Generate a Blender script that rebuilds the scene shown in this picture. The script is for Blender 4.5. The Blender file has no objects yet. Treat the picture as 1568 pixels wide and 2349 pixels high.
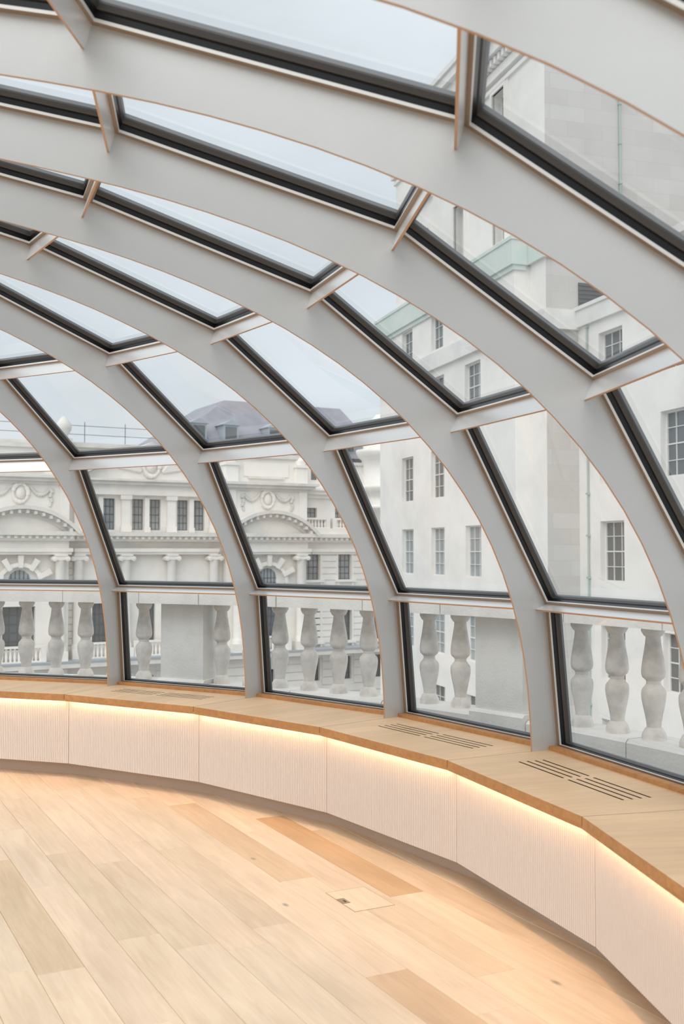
import bpy, math, random
from math import sin, cos, tan, pi, radians, sqrt, atan2, hypot
from mathutils import Vector, Matrix
random.seed(7)
SC = bpy.context.scene
COL = SC.collection

# ---------------------------------------------------------------- camera, sky, sun, exposure
cam_d = bpy.data.cameras.new('camera')
cam = bpy.data.objects.new('camera', cam_d); COL.objects.link(cam)
cam.location = (4.1244, -2.8252, 1.592)
cam.rotation_euler = (pi / 2 + 0.038, 0, 0)
cam_d.sensor_fit = 'HORIZONTAL'; cam_d.sensor_width = 24.0; cam_d.lens = 2437.0 / 1568.0 * 24.0
cam_d.clip_start = 0.05; cam_d.clip_end = 1000
cam_d.dof.use_dof = True; cam_d.dof.focus_distance = 7.0; cam_d.dof.aperture_fstop = 4.5
SC.camera = cam
SC.view_settings.view_transform = 'Standard'; SC.view_settings.look = 'None'
SC.view_settings.gamma = 1.0; SC.view_settings.use_curve_mapping = False
SC.view_settings.exposure = 0.0

W = bpy.data.worlds.new('overcast_sky'); SC.world = W; W.use_nodes = True
nt = W.node_tree; nt.nodes.clear()
wo = nt.nodes.new('ShaderNodeOutputWorld'); bg = nt.nodes.new('ShaderNodeBackground')
tc = nt.nodes.new('ShaderNodeTexCoord'); sep = nt.nodes.new('ShaderNodeSeparateXYZ')
ramp = nt.nodes.new('ShaderNodeValToRGB')
mp = nt.nodes.new('ShaderNodeMapping'); mp.inputs['Scale'].default_value = (1.5, 1.5, 4.0)
noi = nt.nodes.new('ShaderNodeTexNoise'); noi.inputs['Scale'].default_value = 2.2; noi.inputs['Detail'].default_value = 5; noi.inputs['Roughness'].default_value = 0.5
nr = nt.nodes.new('ShaderNodeMapRange'); nr.inputs['From Min'].default_value = 0.35; nr.inputs['From Max'].default_value = 0.7
nr.inputs['To Min'].default_value = 0.93; nr.inputs['To Max'].default_value = 1.10
mul = nt.nodes.new('ShaderNodeVectorMath'); mul.operation = 'SCALE'
nt.links.new(tc.outputs['Generated'], sep.inputs[0]); nt.links.new(sep.outputs['Z'], ramp.inputs['Fac'])
nt.links.new(tc.outputs['Generated'], mp.inputs['Vector']); nt.links.new(mp.outputs[0], noi.inputs['Vector'])
nt.links.new(noi.outputs['Fac'], nr.inputs['Value']); nt.links.new(ramp.outputs['Color'], mul.inputs[0]); nt.links.new(nr.outputs[0], mul.inputs['Scale'])
nt.links.new(mul.outputs[0], bg.inputs['Color']); nt.links.new(bg.outputs[0], wo.inputs['Surface'])
cr = ramp.color_ramp
cr.elements[0].position = 0.0; cr.elements[0].color = (0.76, 0.83, 0.88, 1)
cr.elements[1].position = 1.0; cr.elements[1].color = (1.0, 1.06, 1.10, 1)
e_ = cr.elements.new(0.30); e_.color = (0.73, 0.81, 0.87, 1)
bg.inputs['Strength'].default_value = 1.0

sun_d = bpy.data.lights.new('hazy_sun', 'SUN'); sun_d.energy = 1.95; sun_d.angle = radians(75); sun_d.color = (1.0, 0.97, 0.93)
sun = bpy.data.objects.new('hazy_sun', sun_d); COL.objects.link(sun)
sun.rotation_euler = Vector((-0.30, -0.66, 0.85)).to_track_quat('Z', 'Y').to_euler()

# ---------------------------------------------------------------- materials
def nodes(m):
    m.use_nodes = True
    return m.node_tree, m.node_tree.nodes['Principled BSDF']
def plain(name, col, rough=0.5, metal=0.0, bump=0.0, bscale=60.0, vary=0.0, vscale=3.0, spec=0.5):
    m = bpy.data.materials.new(name); t, b = nodes(m)
    b.inputs['Base Color'].default_value = (*col, 1); b.inputs['Roughness'].default_value = rough
    b.inputs['Metallic'].default_value = metal; b.inputs['Specular IOR Level'].default_value = spec
    co = t.nodes.new('ShaderNodeTexCoord')
    if vary:
        n = t.nodes.new('ShaderNodeTexNoise'); n.inputs['Scale'].default_value = vscale; n.inputs['Detail'].default_value = 4
        r = t.nodes.new('ShaderNodeMapRange'); r.inputs['From Min'].default_value = 0.3; r.inputs['From Max'].default_value = 0.7
        r.inputs['To Min'].default_value = 1 - vary; r.inputs['To Max'].default_value = 1 + vary
        v = t.nodes.new('ShaderNodeVectorMath'); v.operation = 'SCALE'; v.inputs[0].default_value = col
        t.links.new(co.outputs['Object'], n.inputs['Vector']); t.links.new(n.outputs['Fac'], r.inputs['Value'])
        t.links.new(r.outputs[0], v.inputs['Scale']); t.links.new(v.outputs[0], b.inputs['Base Color'])
    if bump:
        n = t.nodes.new('ShaderNodeTexNoise'); n.inputs['Scale'].default_value = bscale; n.inputs['Detail'].default_value = 5
        bp = t.nodes.new('ShaderNodeBump'); bp.inputs['Strength'].default_value = bump; bp.inputs['Distance'].default_value = 0.01
        t.links.new(co.outputs['Object'], n.inputs['Vector']); t.links.new(n.outputs['Fac'], bp.inputs['Height'])
        t.links.new(bp.outputs[0], b.inputs['Normal'])
    return m
def wood(name, col, dark, rough=0.42, tint=False, scale=1.0):
    """oak: streaks along local X, per-object shift; with tint the object colour multiplies"""
    m = bpy.data.materials.new(name); t, b = nodes(m)
    b.inputs['Roughness'].default_value = rough
    co = t.nodes.new('ShaderNodeTexCoord'); oi = t.nodes.new('ShaderNodeObjectInfo')
    add = t.nodes.new('ShaderNodeVectorMath'); add.operation = 'ADD'
    sc = t.nodes.new('ShaderNodeVectorMath'); sc.operation = 'SCALE'; sc.inputs[0].default_value = (37.0, 19.0, 11.0)
    t.links.new(oi.outputs['Random'], sc.inputs['Scale']); t.links.new(co.outputs['Object'], add.inputs[0]); t.links.new(sc.outputs[0], add.inputs[1])
    mp = t.nodes.new('ShaderNodeMapping'); mp.inputs['Scale'].default_value = (1.3 * scale, 16 * scale, 16 * scale)
    t.links.new(add.outputs[0], mp.inputs['Vector'])
    n = t.nodes.new('ShaderNodeTexNoise'); n.inputs['Scale'].default_value = 1.6; n.inputs['Detail'].default_value = 7; n.inputs['Roughness'].default_value = 0.62; n.inputs['Distortion'].default_value = 0.9
    t.links.new(mp.outputs[0], n.inputs['Vector'])
    mp2 = t.nodes.new('ShaderNodeMapping'); mp2.inputs['Scale'].default_value = (0.9, 3.0, 3.0)
    t.links.new(add.outputs[0], mp2.inputs['Vector'])
    n2 = t.nodes.new('ShaderNodeTexNoise'); n2.inputs['Scale'].default_value = 1.5; n2.inputs['Detail'].default_value = 3
    t.links.new(mp2.outputs[0], n2.inputs['Vector'])
    mr = t.nodes.new('ShaderNodeMapRange'); mr.inputs['From Min'].default_value = 0.38; mr.inputs['From Max'].default_value = 0.75
    t.links.new(n.outputs['Fac'], mr.inputs['Value'])
    mx = t.nodes.new('ShaderNodeMix'); mx.data_type = 'RGBA'; mx.inputs['A'].default_value = (*col, 1); mx.inputs['B'].default_value = (*dark, 1)
    t.links.new(mr.outputs[0], mx.inputs['Factor'])
    r2 = t.nodes.new('ShaderNodeMapRange'); r2.inputs['From Min'].default_value = 0.3; r2.inputs['From Max'].default_value = 0.7; r2.inputs['To Min'].default_value = 0.9; r2.inputs['To Max'].default_value = 1.07
    t.links.new(n2.outputs['Fac'], r2.inputs['Value'])
    v = t.nodes.new('ShaderNodeVectorMath'); v.operation = 'SCALE'; t.links.new(mx.outputs['Result'], v.inputs[0]); t.links.new(r2.outputs[0], v.inputs['Scale'])
    out = v.outputs[0]
    if tint:
        # small dark knots
        vo = t.nodes.new('ShaderNodeTexVoronoi'); vo.inputs['Scale'].default_value = 1.25
        mp3 = t.nodes.new('ShaderNodeMapping'); mp3.inputs['Scale'].default_value = (1.0, 2.2, 0.05)
        t.links.new(add.outputs[0], mp3.inputs['Vector']); t.links.new(mp3.outputs[0], vo.inputs['Vector'])
        kr = t.nodes.new('ShaderNodeMapRange'); kr.inputs['From Min'].default_value = 0.012; kr.inputs['From Max'].default_value = 0.045; kr.inputs['To Min'].default_value = 0.45; kr.inputs['To Max'].default_value = 1.0
        t.links.new(vo.outputs['Distance'], kr.inputs['Value'])
        v3 = t.nodes.new('ShaderNodeVectorMath'); v3.operation = 'SCALE'; t.links.new(out, v3.inputs[0]); t.links.new(kr.outputs[0], v3.inputs['Scale'])
        v2 = t.nodes.new('ShaderNodeVectorMath'); v2.operation = 'MULTIPLY'; t.links.new(v3.outputs[0], v2.inputs[0]); t.links.new(oi.outputs['Color'], v2.inputs[1]); out = v2.outputs[0]
    t.links.new(out, b.inputs['Base Color'])
    bp = t.nodes.new('ShaderNodeBump'); bp.inputs['Strength'].default_value = 0.08; bp.inputs['Distance'].default_value = 0.002
    t.links.new(n.outputs['Fac'], bp.inputs['Height']); t.links.new(bp.outputs[0], b.inputs['Normal'])
    return m
def stone(name, col, grime, bump=0.25, scale=2.0, blocks=None, amount=0.5, bscale=45):
    """limestone with blotchy weathering; blocks=(w,h) varies the tone block by block"""
    m = bpy.data.materials.new(name); t, b = nodes(m)
    b.inputs['Roughness'].default_value = 0.9; b.inputs['Specular IOR Level'].default_value = 0.2
    co = t.nodes.new('ShaderNodeTexCoord')
    n = t.nodes.new('ShaderNodeTexNoise'); n.inputs['Scale'].default_value = scale; n.inputs['Detail'].default_value = 7; n.inputs['Roughness'].default_value = 0.6
    t.links.new(co.outputs['Object'], n.inputs['Vector'])
    r = t.nodes.new('ShaderNodeMapRange'); r.inputs['From Min'].default_value = 0.42; r.inputs['From Max'].default_value = 0.78; r.inputs['To Max'].default_value = amount
    t.links.new(n.outputs['Fac'], r.inputs['Value'])
    mx = t.nodes.new('ShaderNodeMix'); mx.data_type = 'RGBA'; mx.inputs['A'].default_value = (*col, 1); mx.inputs['B'].default_value = (*grime, 1)
    t.links.new(r.outputs[0], mx.inputs['Factor']); out = mx.outputs['Result']
    if blocks:
        bt = t.nodes.new('ShaderNodeTexBrick'); bt.inputs['Color1'].default_value = (1.03, 1.03, 1.03, 1); bt.inputs['Color2'].default_value = (0.93, 0.92, 0.91, 1)
        bt.inputs['Mortar'].default_value = (0.86, 0.85, 0.84, 1); bt.inputs['Scale'].default_value = 1.0; bt.inputs['Mortar Size'].default_value = 0.008
        bt.inputs['Brick Width'].default_value = blocks[0]; bt.inputs['Row Height'].default_value = blocks[1]
        sx = t.nodes.new('ShaderNodeSeparateXYZ'); ad = t.nodes.new('ShaderNodeMath'); cb = t.nodes.new('ShaderNodeCombineXYZ')
        t.links.new(co.outputs['Object'], sx.inputs[0]); t.links.new(sx.outputs['X'], ad.inputs[0]); t.links.new(sx.outputs['Y'], ad.inputs[1])
        t.links.new(ad.outputs[0], cb.inputs['X']); t.links.new(sx.outputs['Z'], cb.inputs['Y']); t.links.new(cb.outputs[0], bt.inputs['Vector'])
        v = t.nodes.new('ShaderNodeVectorMath'); v.operation = 'MULTIPLY'; t.links.new(out, v.inputs[0]); t.links.new(bt.outputs['Color'], v.inputs[1]); out = v.outputs[0]
    t.links.new(out, b.inputs['Base Color'])
    n3 = t.nodes.new('ShaderNodeTexNoise'); n3.inputs['Scale'].default_value = bscale; n3.inputs['Detail'].default_value = 6; n3.inputs['Roughness'].default_value = 0.7
    t.links.new(co.outputs['Object'], n3.inputs['Vector'])
    bp = t.nodes.new('ShaderNodeBump'); bp.inputs['Strength'].default_value = bump; bp.inputs['Distance'].default_value = 0.02
    t.links.new(n3.outputs['Fac'], bp.inputs['Height']); t.links.new(bp.outputs[0], b.inputs['Normal'])
    return m
def glass():
    m = bpy.data.materials.new('clear_glass'); m.use_nodes = True; t = m.node_tree; t.nodes.clear()
    o = t.nodes.new('ShaderNodeOutputMaterial'); mx = t.nodes.new('ShaderNodeMixShader'); tr = t.nodes.new('ShaderNodeBsdfTransparent'); gl = t.nodes.new('ShaderNodeBsdfGlossy')
    fr = t.nodes.new('ShaderNodeFresnel'); fr.inputs['IOR'].default_value = 1.5
    tr.inputs['Color'].default_value = (0.965, 0.975, 0.975, 1); gl.inputs['Roughness'].default_value = 0.02; gl.inputs['Color'].default_value = (1, 1, 1, 1)
    t.links.new(fr.outputs[0], mx.inputs['Fac']); t.links.new(tr.outputs[0], mx.inputs[1]); t.links.new(gl.outputs[0], mx.inputs[2]); t.links.new(mx.outputs[0], o.inputs['Surface'])
    return m
def emit(name, col, s):
    m = bpy.data.materials.new(name); t, b = nodes(m)
    b.inputs['Base Color'].default_value = (*col, 1); b.inputs['Emission Color'].default_value = (*col, 1); b.inputs['Emission Strength'].default_value = s
    return m

M = {
 'rib': plain('silver_grey_paint', (0.60, 0.61, 0.612), 0.42, 0.25, vary=0.03, vscale=2.5, bump=0.03, bscale=120),
 'transom': plain('satin_aluminium', (0.84, 0.85, 0.86), 0.33, 0.45),
 'edge': plain('floor_bounce_edge_paint', (0.56, 0.34, 0.20), 0.4, 0.35),  # warm light bounced off the floor, painted into the edge colour
 'flange': plain('floor_bounce_flange_metal', (0.36, 0.255, 0.175), 0.4, 0.4),  # brown stands in for the warm floor reflected in the flange face
 'strip': plain('bright_aluminium', (0.74, 0.73, 0.71), 0.4, 0.2),
 'rubber': plain('black_rubber', (0.006, 0.006, 0.008), 0.3),
 'bead': plain('charcoal_bead', (0.062, 0.060, 0.060), 0.3, 0.1),
 'glass': glass(),
 'oak': wood('oak_top', (0.83, 0.57, 0.345), (0.74, 0.48, 0.27), 0.5),
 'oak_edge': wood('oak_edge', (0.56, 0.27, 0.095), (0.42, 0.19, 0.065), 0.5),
 'plank': wood('oak_plank', (0.885, 0.69, 0.495), (0.76, 0.555, 0.375), 0.36, tint=True),
 'subfloor': wood('oak_subfloor', (0.72, 0.56, 0.40), (0.55, 0.40, 0.27), 0.5),
 'panel': plain('beige_lacquer', (0.73, 0.655, 0.60), 0.5),
 'plinth': plain('shade_deepened_taupe_lacquer', (0.52, 0.41, 0.32), 0.5),  # taupe, darkened to paint in the shade under the bench front
 'slot': plain('slot_black', (0.01, 0.01, 0.01), 0.6),
 'led': emit('warm_led', (1.0, 0.68, 0.39), 15.0),
 'brass': plain('lock_metal', (0.34, 0.29, 0.22), 0.35, 0.7),
 'seam': plain('dark_seam', (0.40, 0.26, 0.15), 0.6),
 'bal': stone('balustrade_limestone', (0.88, 0.865, 0.83), (0.66, 0.645, 0.62), 0.3, 3.0, amount=0.7, bscale=55),
 'balgrime': stone('sooty_limestone', (0.86, 0.815, 0.76), (0.46, 0.44, 0.41), 0.3, 7.0, amount=0.85, bscale=60),
 'lead': plain('lead_sheet', (0.20, 0.205, 0.21), 0.55, 0.2, vary=0.1, vscale=4),
 'port': stone('portland_stone', (0.83, 0.80, 0.76), (0.62, 0.595, 0.565), 0.1, 0.5, amount=0.6, bscale=9),
 'port2': stone('cream_portland', (0.87, 0.835, 0.785), (0.70, 0.67, 0.63), 0.1, 0.7, amount=0.65, bscale=9),
 'port2d': stone('weathered_cream_portland', (0.74, 0.715, 0.675), (0.50, 0.49, 0.475), 0.12, 1.0, amount=0.7, bscale=8),
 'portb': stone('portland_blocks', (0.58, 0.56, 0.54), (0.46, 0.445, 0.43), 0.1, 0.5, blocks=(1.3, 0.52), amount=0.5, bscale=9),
 'portd': stone('weathered_portland', (0.76, 0.74, 0.71), (0.58, 0.575, 0.56), 0.15, 1.0, amount=0.7, bscale=8),
 'copper': stone('verdigris_copper', (0.56, 0.64, 0.60), (0.70, 0.69, 0.64), 0.08, 0.9, amount=0.9, bscale=6),
 'slate': plain('grey_slate', (0.30, 0.30, 0.34), 0.7, vary=0.12, vscale=1.2),
 'leadblue': plain('blue_grey_lead', (0.36, 0.40, 0.44), 0.6),
 'winglass': plain('dark_window_glass', (0.10, 0.115, 0.125), 0.12, spec=0.8),
 'winglass2': plain('curtained_window_glass', (0.30, 0.335, 0.35), 0.2, vary=0.25, vscale=0.9, spec=0.6),
 'bars': plain('white_glazing_paint', (0.72, 0.72, 0.70), 0.5),
 'barsd': plain('grey_glazing_paint', (0.10, 0.11, 0.12), 0.5),
 'pipe': plain('green_grey_pipe', (0.38, 0.46, 0.42), 0.6),
 'street': plain('street_asphalt', (0.22, 0.22, 0.22), 0.9),
}

# ---------------------------------------------------------------- mesh helpers
class MB:
    def __init__(s): s.v = []; s.f = []; s.m = []; s.sm = []
    def poly(s, pts, mi=0, smooth=False):
        b = len(s.v); s.v += [tuple(p) for p in pts]; s.f.append(tuple(range(b, b + len(pts)))); s.m.append(mi); s.sm.append(smooth)
    def mesh(s, vs, fs, mi=0, smooth=False):
        b = len(s.v); s.v += [tuple(p) for p in vs]
        for f in fs: s.f.append(tuple(b + i for i in f)); s.m.append(mi); s.sm.append(smooth)
    def box(s, x0, x1, y0, y1, z0, z1, mi=0):
        vs = [(x0,y0,z0),(x1,y0,z0),(x1,y1,z0),(x0,y1,z0),(x0,y0,z1),(x1,y0,z1),(x1,y1,z1),(x0,y1,z1)]
        s.mesh(vs, [(0,3,2,1),(4,5,6,7),(0,1,5,4),(1,2,6,5),(2,3,7,6),(3,0,4,7)], mi)
    def hexa(s, a, b, mi=0):
        """8 points: loop a (4) and loop b (4)"""
        s.mesh(list(a) + list(b), [(0,3,2,1),(4,5,6,7),(0,1,5,4),(1,2,6,5),(2,3,7,6),(3,0,4,7)], mi)
    def prism(s, pts, y0, y1, mi=0):
        """outline pts (x,z) extruded y0..y1"""
        n = len(pts); vs = [(x, y0, z) for x, z in pts] + [(x, y1, z) for x, z in pts]
        s.mesh(vs, [tuple(range(n)), tuple(range(2 * n - 1, n - 1, -1))] + [(i, i + n, (i + 1) % n + n, (i + 1) % n) for i in range(n)], mi)
    def lathe(s, prof, cx=0, cy=0, n=20, a0=0, a1=2 * pi, mi=0, caps=True, smooth=True):
        full = abs(a1 - a0 - 2 * pi) < 1e-6; k = n if full else n + 1; vs = []
        for r, z in prof:
            for i in range(k):
                a = a0 + (a1 - a0) * i / n; vs.append((cx + r * cos(a), cy + r * sin(a), z))
        fs = []
        for j in range(len(prof) - 1):
            for i in range(n):
                i2 = (i + 1) % k; fs.append((j * k + i, j * k + i2, (j + 1) * k + i2, (j + 1) * k + i))
        s.mesh(vs, fs, mi, smooth)
        if caps and full:
            s.poly([vs[i] for i in range(k)][::-1], mi); s.poly([vs[(len(prof) - 1) * k + i] for i in range(k)], mi)
    def tube(s, p, q, r, n=8, mi=0):
        p = Vector(p); q = Vector(q); d = (q - p).normalized(); u = d.orthogonal().normalized(); w = d.cross(u)
        vs = [p + (u * cos(2 * pi * i / n) + w * sin(2 * pi * i / n)) * r for i in range(n)] + [q + (u * cos(2 * pi * i / n) + w * sin(2 * pi * i / n)) * r for i in range(n)]
        s.mesh(vs, [(i, (i + 1) % n, (i + 1) % n + n, i + n) for i in range(n)], mi, True)
        s.poly(vs[:n][::-1], mi); s.poly(vs[n:], mi)
    def data(s, name, mats, fix=True):
        me = bpy.data.meshes.new(name); me.from_pydata(s.v, [], s.f)
        for m in (mats if isinstance(mats, (list, tuple)) else [mats]): me.materials.append(M[m])
        me.polygons.foreach_set('material_index', s.m); me.polygons.foreach_set('use_smooth', s.sm)
        if fix:
            import bmesh
            bm = bmesh.new(); bm.from_mesh(me); bmesh.ops.recalc_face_normals(bm, faces=bm.faces); bm.to_mesh(me); bm.free()
        me.update(); return me
def link(name, me, parent=None, loc=None, rotz=None, **props):
    o = bpy.data.objects.new(name, me); COL.objects.link(o)
    if parent: o.parent = parent
    if loc is not None: o.location = loc
    if rotz is not None: o.rotation_euler = (0, 0, rotz)
    for k, v in props.items(): o[k] = v
    return o
def thing(name, loc, rotz, label, cat, group=None):
    o = link(name, None, None, loc, rotz, label=label, category=cat); o.empty_display_size = 0.2
    if group: o['group'] = group
    return o

# ---------------------------------------------------------------- dome frame numbers (origin: dome centre on the floor)
PH, NB = 1.3639, 28
DP = 2 * pi / NB
H2 = DP / 2
def az(i): return PH - DP * i
INNER = [(5.683, 0.592), (5.682, 0.62), (5.676, 0.752), (5.663, 0.904), (5.642, 1.054), (5.611, 1.202), (5.568, 1.347), (5.514, 1.488), (5.449, 1.624), (5.373, 1.754), (5.286, 1.878), (5.19, 1.995), (5.085, 2.104), (4.973, 2.207), (4.854, 2.301), (4.729, 2.388), (4.6, 2.467), (4.466, 2.539), (4.329, 2.604), (4.189, 2.661), (4.047, 2.712), (3.903, 2.757), (3.758, 2.797), (3.611, 2.832), (3.463, 2.862), (3.314, 2.888), (3.165, 2.911), (3.015, 2.932), (2.864, 2.95), (2.713, 2.966), (2.562, 2.981), (2.41, 2.995), (2.259, 3.008), (2.107, 3.021), (1.956, 3.032), (1.806, 3.044), (1.656, 3.054), (1.506, 3.063), (1.356, 3.071), (1.205, 3.077)]
NODE = [(5.840, 0.600), (5.772, 1.325), (5.247, 2.252), (4.460, 2.774), (3.430, 3.049), (2.350, 3.190), (1.205, 3.270)]
TIP = [None, (5.7115, 1.300), (5.2088, 2.1754), (4.4386, 2.7049), (3.4112, 2.9793), (2.34, 3.115)]
TH = 0.012          # rib plate thickness
BAYS = range(-1, 9)
RIBS = range(-1, 10)
BASE_R, BASE_Z = 5.76, 0.592

# ---------------------------------------------------------------- room shell: floor disc, planks
FL = MB()
FL.lathe([(5.95, -0.02), (5.95, -0.017), (0.001, -0.017)], n=84, caps=False, smooth=False)
FL.lathe([(5.95, -0.25), (5.95, -0.02)], n=84, caps=False, smooth=False)
floor = link('floor', FL.data('floor', 'subfloor'), kind='structure')
PA = radians(-62.8); E1 = Vector((cos(PA), sin(PA))); E2 = Vector((-sin(PA), cos(PA)))   # along, across
PWID = 0.182
TONES = [(1.0, 1.0, 1.0), (1.02, 1.0, 0.98), (0.97, 0.965, 0.95), (1.03, 1.0, 0.99), (0.95, 0.93, 0.90), (0.99, 0.955, 0.93), (1.0, 0.98, 0.95), (0.92, 0.90, 0.86)]
SPECIAL = {  # row : (list of joints, tones) read off the photograph
 9 - 1: ([-3.6, -1.55, 0.075, 1.9, 3.6], [0, (0.80, 0.66, 0.50), 1, 6]),
 5: ([-3.9, -2.4, -0.95, 0.84, 2.3, 4.0], [1, 6, 3, (0.84, 0.74, 0.64), 0]),
 -1: ([-4.1, -2.6, -1.35, 0.257, 1.9, 3.5], [2, 0, (0.87, 0.83, 0.74), 1, 3]),
 6: ([-4.0, -2.1, -0.365, 1.3, 3.2], [3, (0.90, 0.82, 0.72), 0, 2]),
}
plank_n = 0
for k in range(-15, 12):
    c0 = 3.395 + PWID * k; c1 = c0 + PWID
    if c1 > 5.55: continue
    lim = sqrt(5.72 ** 2 - max(abs(c0), abs(c1)) ** 2)
    if k in SPECIAL: joints, tones = SPECIAL[k]
    else:
        x = -lim - random.uniform(0, 1.4); joints = [x]
        while x < lim: x += random.choice((1.1, 1.45, 1.8, 2.1)) + random.uniform(-0.15, 0.15); joints.append(x)
        tones = [random.randrange(len(TONES)) for _ in joints]
    for j in range(len(joints) - 1):
        a, b = max(joints[j], -lim), min(joints[j + 1], lim)
        if b - a < 0.08 or b < -5 : continue
        mid = E1 * ((a + b) / 2) + E2 * ((c0 + c1) / 2)
        if mid.y < -3.6 and a < 2: pass
        w = (b - a) / 2 - 0.0008; h = PWID / 2 - 0.0007; q = 0.0012
        mb = MB()
        top = [(-w + q, -h + q, 0), (w - q, -h + q, 0), (w - q, h - q, 0), (-w + q, h - q, 0)]
        low = [(-w, -h, -0.0015), (w, -h, -0.0015), (w, h, -0.0015), (-w, h, -0.0015)]
        bot = [(-w, -h, -0.0165), (w, -h, -0.0165), (w, h, -0.0165), (-w, h, -0.0165)]
        mb.poly(top)
        for i in range(4):
            i2 = (i + 1) % 4; mb.poly([low[i], low[i2], top[i2], top[i]]); mb.poly([bot[i], bot[i2], low[i2], low[i]])
        o = link('plank', mb.data('plank', 'plank'), floor, (mid.x, mid.y, 0), PA)
        tn = tones[j % len(tones)]
        o.color = (*(TONES[tn] if isinstance(tn, int) else tn), 1); plank_n += 1

# ---------------------------------------------------------------- dome ribs with transoms
def outer_at(j):
    """point on the faceted outer line opposite inner sample j (same share of each facet, split at the nodes)"""
web = MB()
# split inner curve so that every node has an inner partner
def inner_near(node):
    return min(range(len(INNER)), key=lambda i: (INNER[i][0] - node[0]) ** 2 * 0.6 + (INNER[i][1] - node[1]) ** 2)
cuts = [0] + [inner_near(n) for n in NODE[1:-1]] + [len(INNER) - 1]
OUT = []
LOW0 = (5.841, 0.592)
nodes_o = [LOW0] + NODE[1:]
for k in range(len(cuts) - 1):
    a, b = cuts[k], cuts[k + 1]
    for i in range(a, b + (1 if k == len(cuts) - 2 else 0)):
        t = (i - a) / (b - a); OUT.append(tuple(nodes_o[k][c] * (1 - t) + nodes_o[k + 1][c] * t for c in (0, 1)))
def rp(p, y): return (p[0] - BASE_R, y, p[1] - BASE_Z)
for j in range(len(INNER) - 1):
    i0, i1, o0, o1 = INNER[j], INNER[j + 1], OUT[j], OUT[j + 1]
    for y in (-TH / 2, TH / 2): web.poly([rp(i0, y), rp(o0, y), rp(o1, y), rp(i1, y)])
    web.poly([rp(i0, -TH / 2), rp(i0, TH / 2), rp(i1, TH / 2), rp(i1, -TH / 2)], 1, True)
    web.poly([rp(o0, -TH / 2), rp(o0, TH / 2), rp(o1, TH / 2), rp(o1, -TH / 2)])
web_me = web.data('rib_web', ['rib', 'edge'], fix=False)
def rot(p, a, y=0.0):
    """(r,z) on the rib plane turned by a, in rib-local coordinates; y = tangential shift before turning"""
    x, yy = p[0], y
    return (x * cos(a) - yy * sin(a) - BASE_R, x * sin(a) + yy * cos(a), p[1] - BASE_Z)
tr_me = {}
for k in range(1, 6):
    Wn, T = Vector(NODE[k]), Vector(TIP[k]); d = (T - Wn).normalized(); nrm = Vector((-d.y, d.x)); h = 0.0045
    sec = [Wn - d * 0.01 + nrm * h, T + nrm * h, T - nrm * h, Wn - d * 0.01 - nrm * h]
    A = [rot(p, 0, -TH / 2) for p in sec]; B = [rot(p, -DP, TH / 2) for p in sec]
    mb = MB()
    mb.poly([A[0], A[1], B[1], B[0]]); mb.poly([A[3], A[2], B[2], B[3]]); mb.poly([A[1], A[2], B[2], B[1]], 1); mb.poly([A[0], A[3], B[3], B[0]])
    mb.poly(A); mb.poly(B)
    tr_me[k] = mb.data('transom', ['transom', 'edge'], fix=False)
ORD = ['leftmost', 'second', 'third', 'fourth', 'fifth', 'sixth', 'seventh']
RIB_LABEL = {
 1: 'curved silver-grey rib nearest the left edge, standing on the counter',
 2: 'second curved silver-grey rib from the left along the counter',
 3: 'third curved silver-grey rib from the left, foot beside the slotted counter',
 4: 'fourth curved silver-grey rib from the left, foot between two slotted counter sections',
 5: 'fifth curved silver-grey rib, meeting the right edge of the view above the counter',
 6: 'sixth curved silver-grey rib, sweeping overhead below the top right pane',
 7: 'topmost curved silver-grey rib, crossing the upper right corner',
}
for i in RIBS:
    e = (cos(az(i)), sin(az(i)))
    t = thing('dome_rib', (e[0] * BASE_R, e[1] * BASE_R, BASE_Z), az(i), RIB_LABEL.get(i, 'curved silver-grey rib, %s one beyond the %s edge of the view' % ({0: 'first', -1: 'second', 8: 'first', 9: 'second'}.get(i), 'left' if i < 1 else 'right')), 'rib', 'curved ribs of the glass dome')
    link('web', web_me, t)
    if i < RIBS[-1]:
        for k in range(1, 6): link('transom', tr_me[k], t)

# ---------------------------------------------------------------- dome glazing: one window per bay and tier
def inset(quad, d, hz):
    """offset a planar convex quad inwards: d at the sides, hz at sill and head (slimmer)"""
    n = (quad[1] - quad[0]).cross(quad[3] - quad[0]).normalized(); res = []
    L = []
    for i in range(4):
        p, q = quad[i], quad[(i + 1) % 4]; di = (q - p).normalized(); inn = n.cross(di); L.append((p + inn * (hz if i % 2 == 0 else d), di))
    for i in range(4):
        p1, d1 = L[i - 1]; p2, d2 = L[i]
        c = d1.cross(d2); tpar = (p2 - p1).cross(d2).dot(c) / c.dot(c); res.append(p1 + d1 * tpar)
    return res
def ring(mb, quad, nout, seq, mi=0):
    loops = []
    for ins, hz, dep in seq: loops.append([p + nout * dep for p in inset(quad, ins, hz)])
    for a, b in zip(loops, loops[1:]):
        for i in range(4): mb.poly([a[i], a[(i + 1) % 4], b[(i + 1) % 4], b[i]], mi)
    return loops[-1]
win_me = {}
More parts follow.
